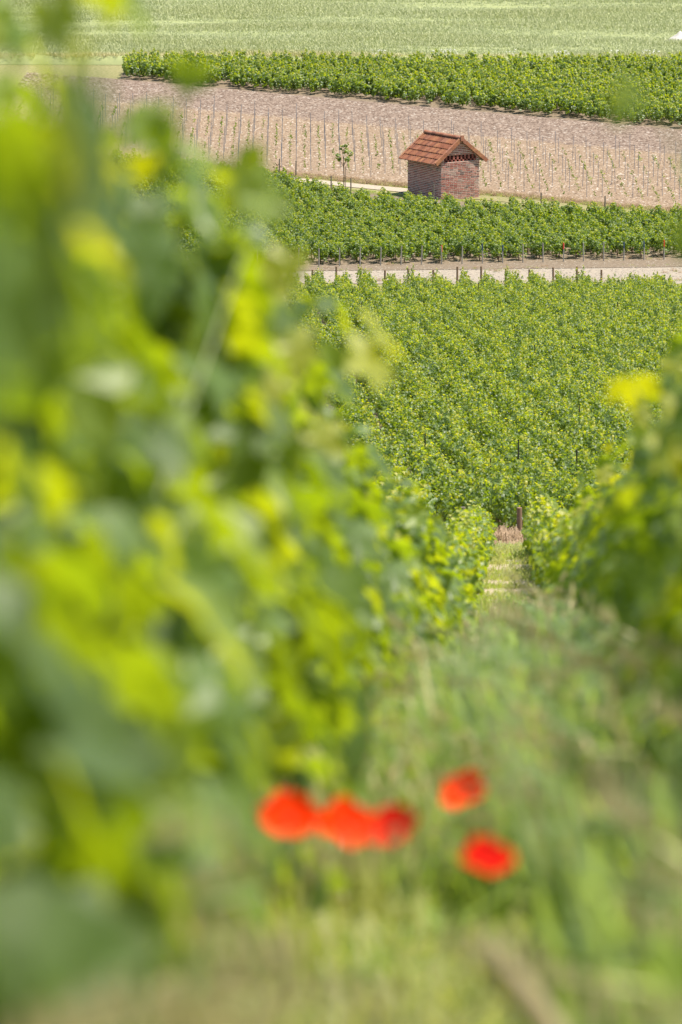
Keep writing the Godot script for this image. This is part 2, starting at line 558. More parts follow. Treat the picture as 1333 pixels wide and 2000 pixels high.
func build_hut() -> void:
	var hut := thing("brick_hut", "small square red brick vineyard hut with a tiled gable roof", "hut", on_ground(-3.83, -322.0), deg_to_rad(35.4))
	rng.seed = 77
	hut_wall(hut, 0, HW, true, Transform3D(Basis.IDENTITY, Vector3(0, 0, HL)))
	hut_wall(hut, 1, HL - 0.21, false, Transform3D(yaw(-PI / 2), Vector3(-HW, 0, 0)))
	hut_wall(hut, 2, HW, true, Transform3D(yaw(PI), Vector3(0, 0, -HL)))
	hut_wall(hut, 3, HL - 0.21, false, Transform3D(yaw(PI / 2), Vector3(HW, 0, 0)))
	# side walls stop short of the corners, so close them with brick quoins
	for sx in [-1.0, 1.0]:
		for sz in [-1.0, 1.0]:
			var q := begin()
			for r in 24:
				q.set_color(brick_color(sx, r * 0.098, 1 if sx < 0 else 0, FastNoiseLite.new()))
				add_box(q, Vector3(0, r * 0.098 + 0.049, 0), Vector3(0.012, 0.061, 0.10 if r % 2 else 0.195))
			var qo := part("quoin", q.commit(), hut, M.brick)
			qo.position = Vector3(sx * (HW + 0.001), 0, sz * (HL - 0.115 if true else 0.0))
	var ang := atan(RISE)
	var slope := (HW + 0.44) / cos(ang)
	var long := HL * 2.0 + 0.26
	var deck := begin()
	for s in [-1.0, 1.0]:
		var bs := Basis(Vector3(0, 0, 1), -s * ang)
		add_box(deck, Vector3(0, APEX + 0.02, 0) + bs * Vector3(s * slope * 0.5, 0.0, 0), Vector3(slope - 0.02, 0.035, long - 0.02), bs)
	var roof := part("roof", deck.commit(), hut, M.wood_grey)
	var cols := 16
	var tw := long / cols
	var meshes := []
	for i in 5:
		var tm := tile_mesh(tw, 0.49)
		tm.surface_set_material(0, M["tile_%d" % i])
		meshes.append(tm)
	for s in [-1.0, 1.0]:
		for r in 5:
			for c in cols:
				var o := MeshInstance3D.new()
				o.name = "roof_tile"
				o.mesh = meshes[[0, 0, 1, 2, 3, 4, 0, 1, 4, 3][rng.randi() % 10]]
				# tile frame: x across the slope, y up from it, z down the slope
				var down := Vector3(s * cos(ang - 0.105), -sin(ang - 0.105), 0)
				var up := Vector3(s * sin(ang - 0.105), cos(ang - 0.105), 0)
				var across := up.cross(down)
				var start := Vector3(s * cos(ang), -sin(ang), 0) * (slope - (slope - 0.06) / 5.0 * (5 - r) - 0.0) + Vector3(s * sin(ang), cos(ang), 0) * (0.042 + rng.randf_range(-0.004, 0.004))
				var z: float = -long * 0.5 + tw * c
				if across.z < 0: z += tw
				o.transform = Transform3D(Basis(across, up, down), Vector3(0, APEX + 0.0, z) + start)
				roof.add_child(o, true)
		# verge tiles close the edge of the roof over both gables
		for zz in [-1.0, 1.0]:
			for r in 5:
				var st := begin()
				add_box(st, Vector3(0.0, -0.075, 0.0), Vector3(0.47, 0.185, 0.030))
				add_box(st, Vector3(0.0, 0.030, -zz * 0.055), Vector3(0.47, 0.026, 0.14))
				var o := part("verge_tile", st.commit(), roof, M["tile_%d" % [2, 0, 4, 0, 2][(r + int(s) + 1) % 5]])
				var bs := Basis(Vector3(0, 0, 1), -s * (ang + 0.03))
				o.transform = Transform3D(bs, Vector3(0, APEX + 0.10, zz * (long * 0.5 + 0.018)) + Basis(Vector3(0, 0, 1), -s * ang) * Vector3(s * (slope - 0.205 - (slope - 0.4) / 4.0 * (4 - r)), 0.012 + 0.002 * r, 0))
	for i in 9:
		var st := begin()
		var seg := 8
		var l := long / 9.0 + 0.03
		for k in seg:
			var a0 := PI * k / seg
			var a1 := PI * (k + 1) / seg
			for w in [[a0, 0, 0.155], [a0, 1, 0.138], [a1, 1, 0.138], [a0, 0, 0.155], [a1, 1, 0.138], [a1, 0, 0.155]]:
				st.set_normal(Vector3(cos(w[0]), sin(w[0]), 0))
				st.add_vertex(Vector3(cos(w[0]) * w[2], sin(w[0]) * w[2] * 0.95, -l * 0.5 + w[1] * l))
		var o := part("ridge_tile", st.commit(), roof, M["tile_%d" % [0, 4, 3, 0, 1, 4, 0, 1, 4][i]])
		o.position = Vector3(0, APEX + 0.055 + rng.randf_range(0, 0.006), -long * 0.5 + long * (i + 0.5) / 9.0)
	var cap := begin()
	add_box(cap, Vector3.ZERO, Vector3(0.22, 0.30, 0.06))
	part("ridge_end", cap.commit(), roof, M.tile_4).position = Vector3(0, APEX + 0.085, long * 0.5 + 0.05)

# ------------------------------------------------------------------ posts, small plants
func simple_post(called: String, label: String, at: Vector3, height: float, radius: float, m: Material, group: String, tilt := 0.0, cat := "post") -> Node3D:
	var o := thing(called, label, cat, at, rng.randf() * TAU, group)
	var p := part("post", tube_mesh([Vector3(0, -0.1, 0), Vector3(tilt * 0.5, height * 0.5, 0), Vector3(tilt, height, 0)], [radius, radius * 0.98, radius * 0.92], 9), o, m)
	return o

func poppy(at: Vector3, head: Vector3, size: float, face: Vector3, dark: bool, label: String) -> void:
	var o := thing("poppy", label, "poppy", at, 0.0, "red poppies in the grass path")
	var to := head - at
	part("stem", tube_mesh([Vector3(0, -0.05, 0), to * 0.5 + Vector3(0.02, 0.02, 0), to * 0.9, to], [0.0022, 0.002, 0.0018, 0.0016], 5), o, M.poppy_stem)
	var b := leaf_basis(face, Vector3.UP)
	for k in 4:
		var L := Leaves.new(1)
		var a0 := k * PI / 2
		var rim := []
		var mid := []
		for i in 9:
			var a := a0 + lerpf(-0.95, 0.95, i / 8.0)
			var edge: float = 1.0 - 0.22 * pow(absf(i - 4) / 4.0, 2.0) + rng.randf_range(-0.14, 0.12)
			rim.append(to + b * (Vector3(cos(a) * edge, sin(a) * edge, 0.42 + (0.06 if k % 2 else 0.0) + rng.randf_range(-0.05, 0.05)) * size * 0.5))
			mid.append(to + b * (Vector3(cos(a) * 0.55, sin(a) * 0.55, 0.10 + (0.05 if k % 2 else 0.0)) * size * 0.5))
		for i in 8:
			L.tri(0, to, mid[i], mid[i + 1])
			L.tri(0, mid[i], rim[i], rim[i + 1])
			L.tri(0, mid[i], rim[i + 1], mid[i + 1])
		part("petal", L.commit([M.petal_dark if dark else M.petal]), o)
	var ball := SphereMesh.new()
	ball.radius = size * 0.065
	ball.height = size * 0.15
	ball.radial_segments = 10
	ball.rings = 6
	part("seed_head", ball, o, M.poppy_heart).position = to + b * Vector3(0, 0, size * 0.06)
	var LL := Leaves.new(1)
	for i in 5:
		var d := Vector3(cos(i * 1.4), 0.35, sin(i * 1.4))
		var p: Vector3 = to * (0.05 + 0.06 * i)
		var ac := d.cross(Vector3.UP).normalized() * 0.012
		LL.tri(0, p, p + d * 0.05 - ac, p + d * 0.05 + ac)
		LL.tri(0, p + d * 0.05 - ac, p + d * 0.12, p + d * 0.05 + ac)
	part("leaf", LL.commit([M.blade_green]), o)

func leaf_ball(count: int, size: float, r: Vector3, centre: Vector3, L: Leaves, young: float) -> void:
	for i in count:
		var d := Vector3(rng.randfn(), rng.randfn(), rng.randfn()).normalized()
		var p := centre + d * r * pow(rng.randf(), 0.4)
		small_leaf(L, pick_leaf(young), p, leaf_basis(d + Vector3(0, 0.6, 0), d + Vector3(0, -0.8, 0)), size * rng.randf_range(0.6, 1.2), rng.randf_range(0, 0.5))

# ------------------------------------------------------------------ the scene
func _ready() -> void:
	# camera: a 200 mm class lens, upright frame
	var cam := Camera3D.new()
	cam.name = "camera"
	cam.position = Vector3(0, 42, 0)
	cam.rotation = Vector3(deg_to_rad(-10.58), deg_to_rad(1.72), 0)
	cam.near = 0.3
	cam.far = 4000.0
	var attr := CameraAttributesPhysical.new()
	attr.frustum_focal_length = 133.2
	attr.exposure_aperture = 4.05
	attr.frustum_focus_distance = 235.0
	attr.frustum_near = 0.3
	attr.frustum_far = 4000.0
	cam.attributes = attr
	cam.fov = 10.295
	add_child(cam)
	cam.current = true
	var env := Environment.new()
	env.background_mode = Environment.BG_SKY
	var sky := Sky.new()
	var sm := ProceduralSkyMaterial.new()
	sm.sky_top_color = Color(0.50, 0.63, 0.80)
	sm.sky_horizon_color = Color(0.84, 0.88, 0.90)
	sm.sky_curve = 0.18
	sm.sky_energy_multiplier = 0.80
	sm.ground_horizon_color = Color(0.55, 0.56, 0.48)
	sm.ground_bottom_color = Color(0.35, 0.36, 0.25)
	sky.sky_material = sm
	env.sky = sky
	env.tonemap_mode = Environment.TONE_MAPPER_LINEAR
	env.tonemap_exposure = 1.95
	env.sdfgi_enabled = true
	env.ssao_enabled = true
	env.ssil_enabled = true
	var we := WorldEnvironment.new()
	we.name = "environment"
	we.environment = env
	add_child(we)
	var sun := DirectionalLight3D.new()
	sun.name = "sun"
	sun.light_energy = 1.58
	sun.light_color = Color(1.0, 0.965, 0.90)
	sun.light_angular_distance = 0.5
	sun.shadow_enabled = true
	sun.position = Vector3(0, 80, 0)
	sun.look_at_from_position(Vector3.ZERO, -Vector3(0.37, 0.92, 0.05).normalized(), Vector3.UP)
	add_child(sun)

	make_materials()
	rng.seed = 11
	build_ground()
	build_hut()
	build_vines()
	build_posts()
	build_grass()
	build_small()
	build_crop()

func build_ground() -> void:
	var xs := [-1500, -500, -150, -60, -30, -15, -7, -3, 0, 3, 7, 15, 30, 60, 150, 500, 1500]
	var zs := []
	for d in range(-60, 0, 6): zs.append(-d)
	for d in range(0, 132, 1): zs.append(-d)
	for d in range(132, 272, 5): zs.append(-d)
	for d in range(272, 314, 1): zs.append(-d)
	for d in [330, 360, 400, 440, 470, 500, 520, 540, 560, 600, 700, 900, 1200, 1700, 2400]: zs.append(-d)
	var st := begin()
	for z in zs:
		for x in xs:
			st.set_smooth_group(0)
			st.add_vertex(on_ground(x, z))
	var w := xs.size()
	for j in zs.size() - 1:
		for i in w - 1:
			var k := j * w + i
			for q in [k, k + w, k + w + 1, k, k + w + 1, k + 1]: st.add_index(q)
	st.generate_normals()
	tag(part("ground", st.commit(), self, M.soil_grass), "", "", "", "structure")
	patch("footpath", [Vector2(-1.1, 2), Vector2(1.1, 2), Vector2(1.1, -96), Vector2(-1.1, -96)], 8, 98, 0.02, M.soil_path)
	patch("vineyard_soil", [Vector2(-20, -106), Vector2(9, -106), Vector2(13, -258), Vector2(-30, -250)], 6, 76, 0.03, M.soil_vines)
	patch("gravel_road", [Vector2(-40, -274), Vector2(40, -280), Vector2(40, -301), Vector2(-40, -287)], 20, 24, 0.03, M.soil_track)
	patch("vineyard_soil_001", [Vector2(-40, -283.6), Vector2(40, -297.4), Vector2(40, -290), Vector2(-27, -336)], 20, 24, 0.05, M.soil_vines)
	patch("dirt_track", [Vector2(-28.5, -339.4), Vector2(-3.0, -321.3), Vector2(-3.0, -323.1), Vector2(-28.5, -341.2)], 16, 2, 0.03, M.soil_dirt)
	patch("grass_verge_001", [Vector2(-3.0, -321.3), Vector2(40, -290.8), Vector2(40, -292.6), Vector2(-3.0, -323.1)], 20, 2, 0.027, M.soil_verge)
	patch("grass_verge", [Vector2(-28.5, -341.2), Vector2(40, -292.6), Vector2(40, -294.4), Vector2(-28.5, -343.0)], 30, 2, 0.025, M.soil_verge)
	patch("stony_field", [Vector2(-28.5, -342.6), Vector2(40, -294.0), Vector2(40, -319.0), Vector2(-28.5, -370.5)], 30, 12, 0.06, M.soil_plot)
	patch("tilled_field", [Vector2(-28.5, -370.5), Vector2(40, -319.0), Vector2(40, -332.0), Vector2(-28.5, -383.7)], 30, 8, 0.06, M.soil_tilled)
	patch("vineyard_soil_002", [Vector2(-26.5, -382.2), Vector2(40, -332.0), Vector2(40, -389), Vector2(-26.5, -389)], 20, 20, 0.03, M.soil_vines)

const ROW_DIR := Vector2(-0.0548, -0.9985)

func build_vines() -> void:
	rng.seed = 21
	for m in 4:
		var set_ := []
		for k in 3: set_.append(full_leaf(m, 100 + m * 7 + k))
		unit_leaves.append(set_)
	# meshes for the vines of the blocks
	var mid := []
	for i in 6: mid.append(vine_foliage(430, 0.092, 1.12, 0.35, 1.15, 0.34, -0.03 + 0.04 * i, 13, 0.11))
	var low := []
	for i in 5: low.append(vine_foliage(330, 0.130, 1.16, 0.42, 1.12, 0.28, -0.04, 10, 0.12))
	var far_ := []
	for i in 4: far_.append(vine_foliage(230, 0.165, 1.18, 0.46, 1.2, 0.32, -0.03, 8, 0.13))
	var trunk := vine_trunk(0.5)
	trunk.surface_set_material(0, M.bark)

	# --- the two rows along the path
	var protos := []
	for i in 10:
		var kind: int = 0 if i < 3 else 1 if i < 6 else 2 if i < 8 else 3      # left row, airy right row, dark nearest ones
		protos.append(make_near_vine(300 + i, [96, 92, 96, 90][kind], 1.12, [0.06, 0.36, -0.24, 0.0][kind], [220, 55, 260, 180][kind], 0.74 if kind == 2 else 0.52 if kind == 3 else 0.13))
	var plain := []
	for i in 3:
		var o := Node3D.new()
		part("trunk", trunk, o)
		rng.seed = 320 + i
		part("foliage", vine_foliage(430, 0.105, 1.02, 0.24, 1.05, 0.18, 0.05, 13, 0.12, near_mats), o, null, "stuff")
		plain.append(o)
	rng.seed = 31
	for side in [-1.0, 1.0]:
		var k := 0
		var d := 3.5 if side < 0 else 6.6
		while d < 94.0:
			var where := "left" if side < 0 else "right"
			var near: bool = d < 38.0
			var label := ""
			if d < 12: label = "tall blurred grapevine close by in the %s row, beside the long grass" % where
			elif d < 38: label = "leafy grapevine in the middle of the %s row beside the grass path" % where
			else: label = "small grapevine near the far lower end of the %s row by the path" % where
			var s := Vector3(rng.randf_range(0.9, 1.1), rng.randf_range(0.93, 1.08), 1.0)
			if d < 9 and side < 0: s *= Vector3(1.05, 1.32 if d < 4.2 else 0.96 if d < 6.0 else 1.08, 1.0)
			if d > 12.0: s *= Vector3(0.95, lerpf(1.0, 0.76 if side < 0 else 0.88, smoothstep(12.0, 24.0, d)), 1.0)
			var vine := place_vine(protos[6 + k % 2 if d < 4.2 else 8 + k % 2 if d < 6.9 and side < 0 else k % 3 + (0 if side < 0 else 3)] if near else plain[k % 3], on_ground(side * ((0.575 if d < 4.2 else lerpf(0.63, 0.55, smoothstep(14.0, 40.0, d))) if side < 0 else 0.56) + rng.randf_range(-0.04, 0.04), -d), PI * (rng.randi() % 2) + rng.randf_range(-0.1, 0.1), s, label, "grapevines of the %s row, %s part" % [where, "near" if d < 12 else "middle" if d < 38 else "far"])
			if side > 0 and k == 0: long_shoot(vine, Vector3(0.165, 41.27, -6.4), 4, 0.07, 2)
			if side > 0 and k == 4: long_shoot(vine, Vector3(0.245, 40.21, -10.9), 4, 0.10, 3)
			if side < 0 and k == 2: long_shoot(vine, Vector3(-0.395, 41.40, -5.6), 5, 0.08, 3)
			if side < 0 and k == 4: long_shoot(vine, Vector3(-0.37, 40.90, -8.3), 4, 0.07, 2)
			if side < 0 and k == 5: long_shoot(vine, Vector3(-0.33, 40.72, -9.0), 5, 0.10, 3)
			if side < 0 and k == 6: long_shoot(vine, Vector3(-0.275, 40.44, -10.0), 5, 0.11, 3)
			d += 0.98
			k += 1
	for o in protos + plain: o.free()
	# the neighbouring rows behind them
	var beside := Node3D.new()
	beside.name = "hillside_vines"
	tag(beside, "dense green vine rows behind the two rows that line the path", "vineyard", "", "stuff")
	add_child(beside)
	for v in 3:
		var w := []
		for side in [-1.75, 1.75, -2.85, 2.85]:
			for k in 90:
				if k % 3 == v: w.append(Transform3D(yaw(PI * (rng.randi() % 2)).scaled(Vector3(1.15, rng.randf_range(0.95, 1.1), 1.05)), on_ground(side, -3.0 - k)))
		scatter("foliage", low[v], w, beside)

	# --- block below the path: rows run away down the slope
	rng.seed = 41
	var near_list := []
	var rest := []
	var posts := []
	for r in range(-30, 14):
		var d0 := 108.6 + rng.randf_range(-0.2, 0.2) + 0.18 * r if r > 0 else 108.6 + rng.randf_range(-0.2, 0.4)
		var k := 0
		while true:
			var x: float = 0.21 + 1.09 * r + ROW_DIR.x * k * 0.98 + rng.randf_range(-0.15, 0.15)
			var d: float = d0 + 0.7 + k * 0.98
			if d > 254.5 + (x - 0.0) * 0.2: break
			k += 1
			if x < -0.09 * d * 1.02 - 3.0 or x > 0.032 * d + 3.0: continue
			var to_end: float = 254.5 + x * 0.2 - d
			if rng.randf() < (0.35 if to_end < 2.4 and to_end > 1.0 else 0.03): continue
			var t := Transform3D(yaw(0.055 + PI * (rng.randi() % 2) + rng.randf_range(-0.15, 0.15)).scaled(Vector3(rng.randf_range(0.85, 1.15), rng.randf_range(0.86, 1.12) * (1.18 if to_end < 1.0 else 1.0), 0.75 if to_end < 1.0 else 1.0)), on_ground(x, -d))
			if d < 125 and x > -2.6 and x < 3.2 and near_list.size() < 66: near_list.append(t)
			else: rest.append(t)
	for t in near_list:
		var o := thing("grapevine", "grapevine at the near edge of the sloping block, beyond the mown end of the path", "grapevine", Vector3.ZERO, 0.0, "grapevines at the near edge of the sloping block")
		o.transform = t
		part("trunk", trunk, o)
		part("foliage", mid[rng.randi() % 6], o, null, "stuff")
	block("sloping_vineyard", "broad block of vine rows running down the slope to the gravel road", rest, mid, trunk)

	# --- block in front of the hut
	rng.seed = 51
	var poly := PackedVector2Array([Vector2(-34, -286.7), Vector2(-14.4, -290.6), Vector2(-6.7, -292.7), Vector2(8.0, -296.1), Vector2(20, -298.9), Vector2(20, -304.0), Vector2(9.5, -308.8), Vector2(-5, -314.0), Vector2(-10.2, -318.0), Vector2(-13.0, -325.0), Vector2(-22, -332.5), Vector2(-30, -338)])
	var front := []
	rest = []
	var dir := Vector2(-0.167, -0.986)
	for r in range(-34, 30):
		for k in range(-8, 52):
			var p := Vector2(-6.7, -293.0) + Vector2(0.986, -0.167) * (r * 1.07) + dir * (k * 0.92) + Vector2(rng.randf_range(-0.24, 0.24), rng.randf_range(-0.25, 0.25))
			if not inside(p, poly) or p.x < 0.09 * p.y - 3.5 or p.x > -0.033 * p.y + 3.0: continue
			var t := Transform3D(yaw(0.168 + PI * (rng.randi() % 2)).scaled(Vector3(rng.randf_range(0.9, 1.15), rng.randf_range(0.86, 1.08), 0.95)), on_ground(p.x, p.y, 0.03))
			if not inside(p - dir * 1.0, poly) and p.x > -9 and k < 8: front.append([p, t])
			else: rest.append(t)
	for f in front:
		var o := thing("grapevine", "bushy grapevine at the front end of its row behind the grey posts along the road", "grapevine", Vector3.ZERO, 0.0, "first vines along the gravel road")
		o.transform = f[1]
		part("trunk", trunk, o)
		part("foliage", low[rng.randi() % 5], o, null, "stuff")
	block("roadside_vineyard", "dense block of vines between the gravel road and the brick hut", rest, low, trunk)

	# --- block beyond the stony field
	rng.seed = 61
	poly = PackedVector2Array([Vector2(-26, -382.6), Vector2(22, -346.4), Vector2(22, -389), Vector2(-26, -389)])
	front = []
	rest = []
	dir = Vector2(-0.09, -0.996)
	for r in range(-34, 30):
		for k in range(-2, 60):
			var p := Vector2(0, -345.0) + Vector2(0.996, -0.09) * (r * 1.02) + dir * (k * 0.95) + Vector2(rng.randf_range(-0.34, 0.34), rng.randf_range(-0.3, 0.3))
			if not inside(p, poly) or p.x > -0.033 * p.y + 3.0: continue
			var t := Transform3D(yaw(0.09 + PI * (rng.randi() % 2)).scaled(Vector3(rng.randf_range(0.9, 1.15), rng.randf_range(0.85, 1.1), 0.97)), on_ground(p.x, p.y, 0.03))
			if not inside(p - dir * 1.0, poly): front.append(t)
			else: rest.append(t)
	for t in front:
		var o := thing("grapevine", "bushy grapevine at the front edge of the far block, above the tilled strip", "grapevine", Vector3.ZERO, 0.0, "first vines of the far block")
		o.transform = t
		part("foliage", far_[rng.randi() % 4], o, null, "stuff")
	block("far_vineyard", "far block of bright green vines between the tilled strip and the pale field", rest, far_, null)

	# --- young vines in the stony field
	rng.seed = 71
	var small := []
	for i in 4:
		var L := Leaves.new(4)
		var tall := rng.randf_range(0.30, 0.5)
		for j in 9:
			var f := rng.randf()
			var dd := Vector3(rng.randf_range(-1, 1), 0.3, rng.randf_range(-1, 1))
			small_leaf(L, pick_leaf(0.05), Vector3(rng.randfn(0, 0.035), 0.08 + f * tall, rng.randfn(0, 0.05)), leaf_basis(dd, Vector3(dd.x, -0.6, dd.z)), rng.randf_range(0.07, 0.12), 0.3)
		small.append(L.commit(leaf_mats))
	var young := []
	for r in range(-40, 26):
		for k in range(0, 62):
			var p := Vector2(0.2 + r * 0.87 - 0.0377 * k, -304.0 - k * 1.05 + rng.randf_range(-0.1, 0.1))
			if not in_plot(p, 1.6, 17.0) or p.x < 0.09 * p.y - 3.0 or p.x > -0.033 * p.y + 2.0: continue
			if rng.randf() < 0.33: continue
			young.append(Transform3D(yaw(rng.randf() * TAU).scaled(Vector3.ONE * rng.randf_range(0.5, 0.95)), on_ground(p.x + rng.randf_range(-0.04, 0.04), p.y, 0.06)))
	young.sort_custom(func(a, b): return a.origin.z > b.origin.z)
	var others := [[], [], [], []]
	var n := 0
	for t in young:
		if n < 290 and t.origin.x > -19.0:
			n += 1
			var o := part("young_vine", small[rng.randi() % 4], self)
			o.transform = t
			tag(o, "small young vine shoot planted in a thin row on the stony field", "young vine", "young vines on the stony field")
		else: others[rng.randi() % 4].append(t)
	var y := Node3D.new()
	y.name = "young_vine_rows"
	tag(y, "thin rows of young vine shoots farther back on the stony field", "young vines", "", "stuff")
	add_child(y)
	for i in 4: scatter("foliage", small[i], others[i], y)

func in_plot(p: Vector2, near: float, far_in: float) -> bool:
	# the stony field lies between two parallel edges
	var base := -322.38 + p.x * 0.7095
	return -p.y > -base + near and -p.y < 362.2 - p.x * 0.753 - far_in

func block(called: String, label: String, where: Array, meshes: Array, trunk: Mesh) -> void:
	var o := Node3D.new()
	o.name = numbered(called)
	tag(o, label, "vineyard", "", "stuff")
	add_child(o)
	var parts := []
	for m in meshes: parts.append([])
	var tone := FastNoiseLite.new()
	tone.seed = 17
	tone.frequency = 0.06
	for t in where:
		var f: float = 0.5 + 0.9 * tone.get_noise_2d(t.origin.x, t.origin.z) + rng.randf_range(-0.4, 0.4)
		parts[clampi(int(f * meshes.size()), 0, meshes.size() - 1)].append(t)
	for i in meshes.size(): scatter("foliage", meshes[i], parts[i], o)
	if trunk: scatter("trunks", trunk, where, o)

func build_posts() -> void:
	rng.seed = 81
	# wooden end posts at the near edge of the sloping block
	for k in range(-6, 5):
		var labels := {0: "brown wooden end post at the mown edge, the middle one of three", 1: "brown wooden end post with wire around it, right of the mown gap", -1: "grey wooden end post left of the mown gap, half hidden by leaves"}
		var h := 0.78 if k == 1 else 0.70
		var o := simple_post("end_post", labels.get(k, "round wooden end post at the near edge of the sloping block"), on_ground(0.21 + 1.09 * k, -107.6 - 0.9 * maxf(k, 0)), h, 0.055, M.wood_grey if k == -1 else M.wood_post, "wooden end posts at the near edge of the sloping block", rng.randf_range(-0.03, 0.03), "post")
		part("wire_loop", tube_mesh([Vector3(-0.062, h * 0.72, 0), Vector3(0, h * 0.72 + 0.01, 0.062), Vector3(0.062, h * 0.72, 0), Vector3(0, h * 0.72, -0.062), Vector3(-0.062, h * 0.72, 0)], [0.006, 0.006, 0.006, 0.006, 0.006], 5), o, M.wire)
	# wooden posts along the far edge, above the road
	for k in range(-20, 12):
		var x := 0.21 + 1.09 * k + ROW_DIR.x * 147.0
		var d := 255.6 + x * 0.2
		if x < -0.09 * d or x > 0.034 * d + 1.0: continue
		var tan_: bool = k in [12, 13, 15] or x > 5.8
		simple_post("row_post", "short %s wooden post at the road end of a vine row" % ("tan" if tan_ else "brown"), on_ground(x, -d), rng.randf_range(1.35, 1.55), 0.05, M.wood_tan if tan_ else M.wood_post, "%s wooden posts along the lower edge of the sloping block" % ("tan" if tan_ else "brown"), rng.randf_range(-0.05, 0.05))
	# dark stakes inside the sloping block
	for k in 80:
		var r := rng.randi_range(-20, 11)
		var t := rng.randf_range(4.0, 138.0)
		var x := 0.21 + 1.09 * r + ROW_DIR.x * t
		var d := 108.6 + t
		if x < -0.055 * d or x > 0.033 * d + 0.5 or d > 252 + x * 0.2: continue
		simple_post("vine_stake", "thin dark stake standing among the vines of the sloping block", on_ground(x, -d), rng.randf_range(1.2, 1.45), 0.017, M.wood_dark, "dark stakes among the sloping vines", rng.randf_range(-0.06, 0.06), "stake")
	# pale posts along the road, some with painted tips
	for k in range(-8, 16):
		var x := -6.72 + k * 1.055
		var z := -292.0 - (x + 6.7) * 0.2313 if x > -6.7 else -292.0 - (x + 6.7) * 0.27
		var kind: int = 1 if k in [3, 9, 14] else 2 if k in [5, 6, 12, 13] else 0
		var h := rng.randf_range(0.92, 1.04)
		var col: String = ["pale grey", "red tipped", "blue tipped"][kind]
		var extra := ""
		if kind == 1: extra = {3: ", the leftmost red one", 9: ", right of the hut", 14: ", far right"}[k]
		var o := simple_post("roadside_post", "%s end post before the vines beside the gravel road%s" % [col, extra], on_ground(x, z, 0.03), h, 0.034, M.pale_post, "pale end posts along the gravel road" if kind == 0 else ("blue tipped end posts along the gravel road" if kind == 2 else ""), rng.randf_range(-0.04, 0.04))
		if kind: part("painted_tip", tube_mesh([Vector3(0, h * 0.70, 0), Vector3(0, h + 0.03, 0)], [0.038, 0.038], 9), o, M.paint_red if kind == 1 else M.paint_blue)
	# a few dark posts at the back of that block
	for q in [[-10.15, -319.2, "left of the sapling"], [-9.0, -318.2, "right of the sapling"], [-4.3, -315.6, "in front of the hut"], [1.7, -312.2, "right of the hut"], [5.2, -310.8, "far right of the hut"], [-13.4, -327.0, "beside the dirt track"], [-12.4, -326.0, "by the track near the dead weed"]]:
		simple_post("marker_post", "thin dark post behind the vines, " + q[2], on_ground(q[0], q[1]), 1.5, 0.04, M.wood_grey, "", rng.randf_range(-0.03, 0.03))
	# steel stakes in the stony field
	rng.seed = 91
	var proto := tube_mesh([Vector3(0, -0.1, 0), Vector3(0.005, 0.7, 0), Vector3(0.0, 1.42, 0)], [0.016, 0.016, 0.015], 6)
	proto.surface_set_material(0, M.galvanised)
	var n := 0
	for r in range(-38, 22):
		var start := rng.randf_range(0.0, 4.4)
		for k in range(0, 16):
			var d := 304.0 + start + k * 4.5 + rng.randf_range(-0.7, 0.7)
			var p := Vector2(0.2 + (r + 0.5) * 0.87 - 0.0377 * (d - 304.0), -d)
			if not in_plot(p, 1.2, 17.0) or p.x < -0.085 * d or p.x > 0.033 * d + 0.3 or n >= 300: continue
			n += 1
			var o := part("steel_stake", proto, self)
			o.transform = Transform3D(Basis.from_euler(Vector3(rng.randf_range(-0.03, 0.03), rng.randf() * TAU, rng.randf_range(-0.03, 0.03))).scaled(Vector3(1, rng.randf_range(0.9, 1.08), 1)), on_ground(p.x, p.y, 0.06))
			tag(o, "thin grey steel stake standing upright in the stony field", "stake", "steel stakes in the stony field")

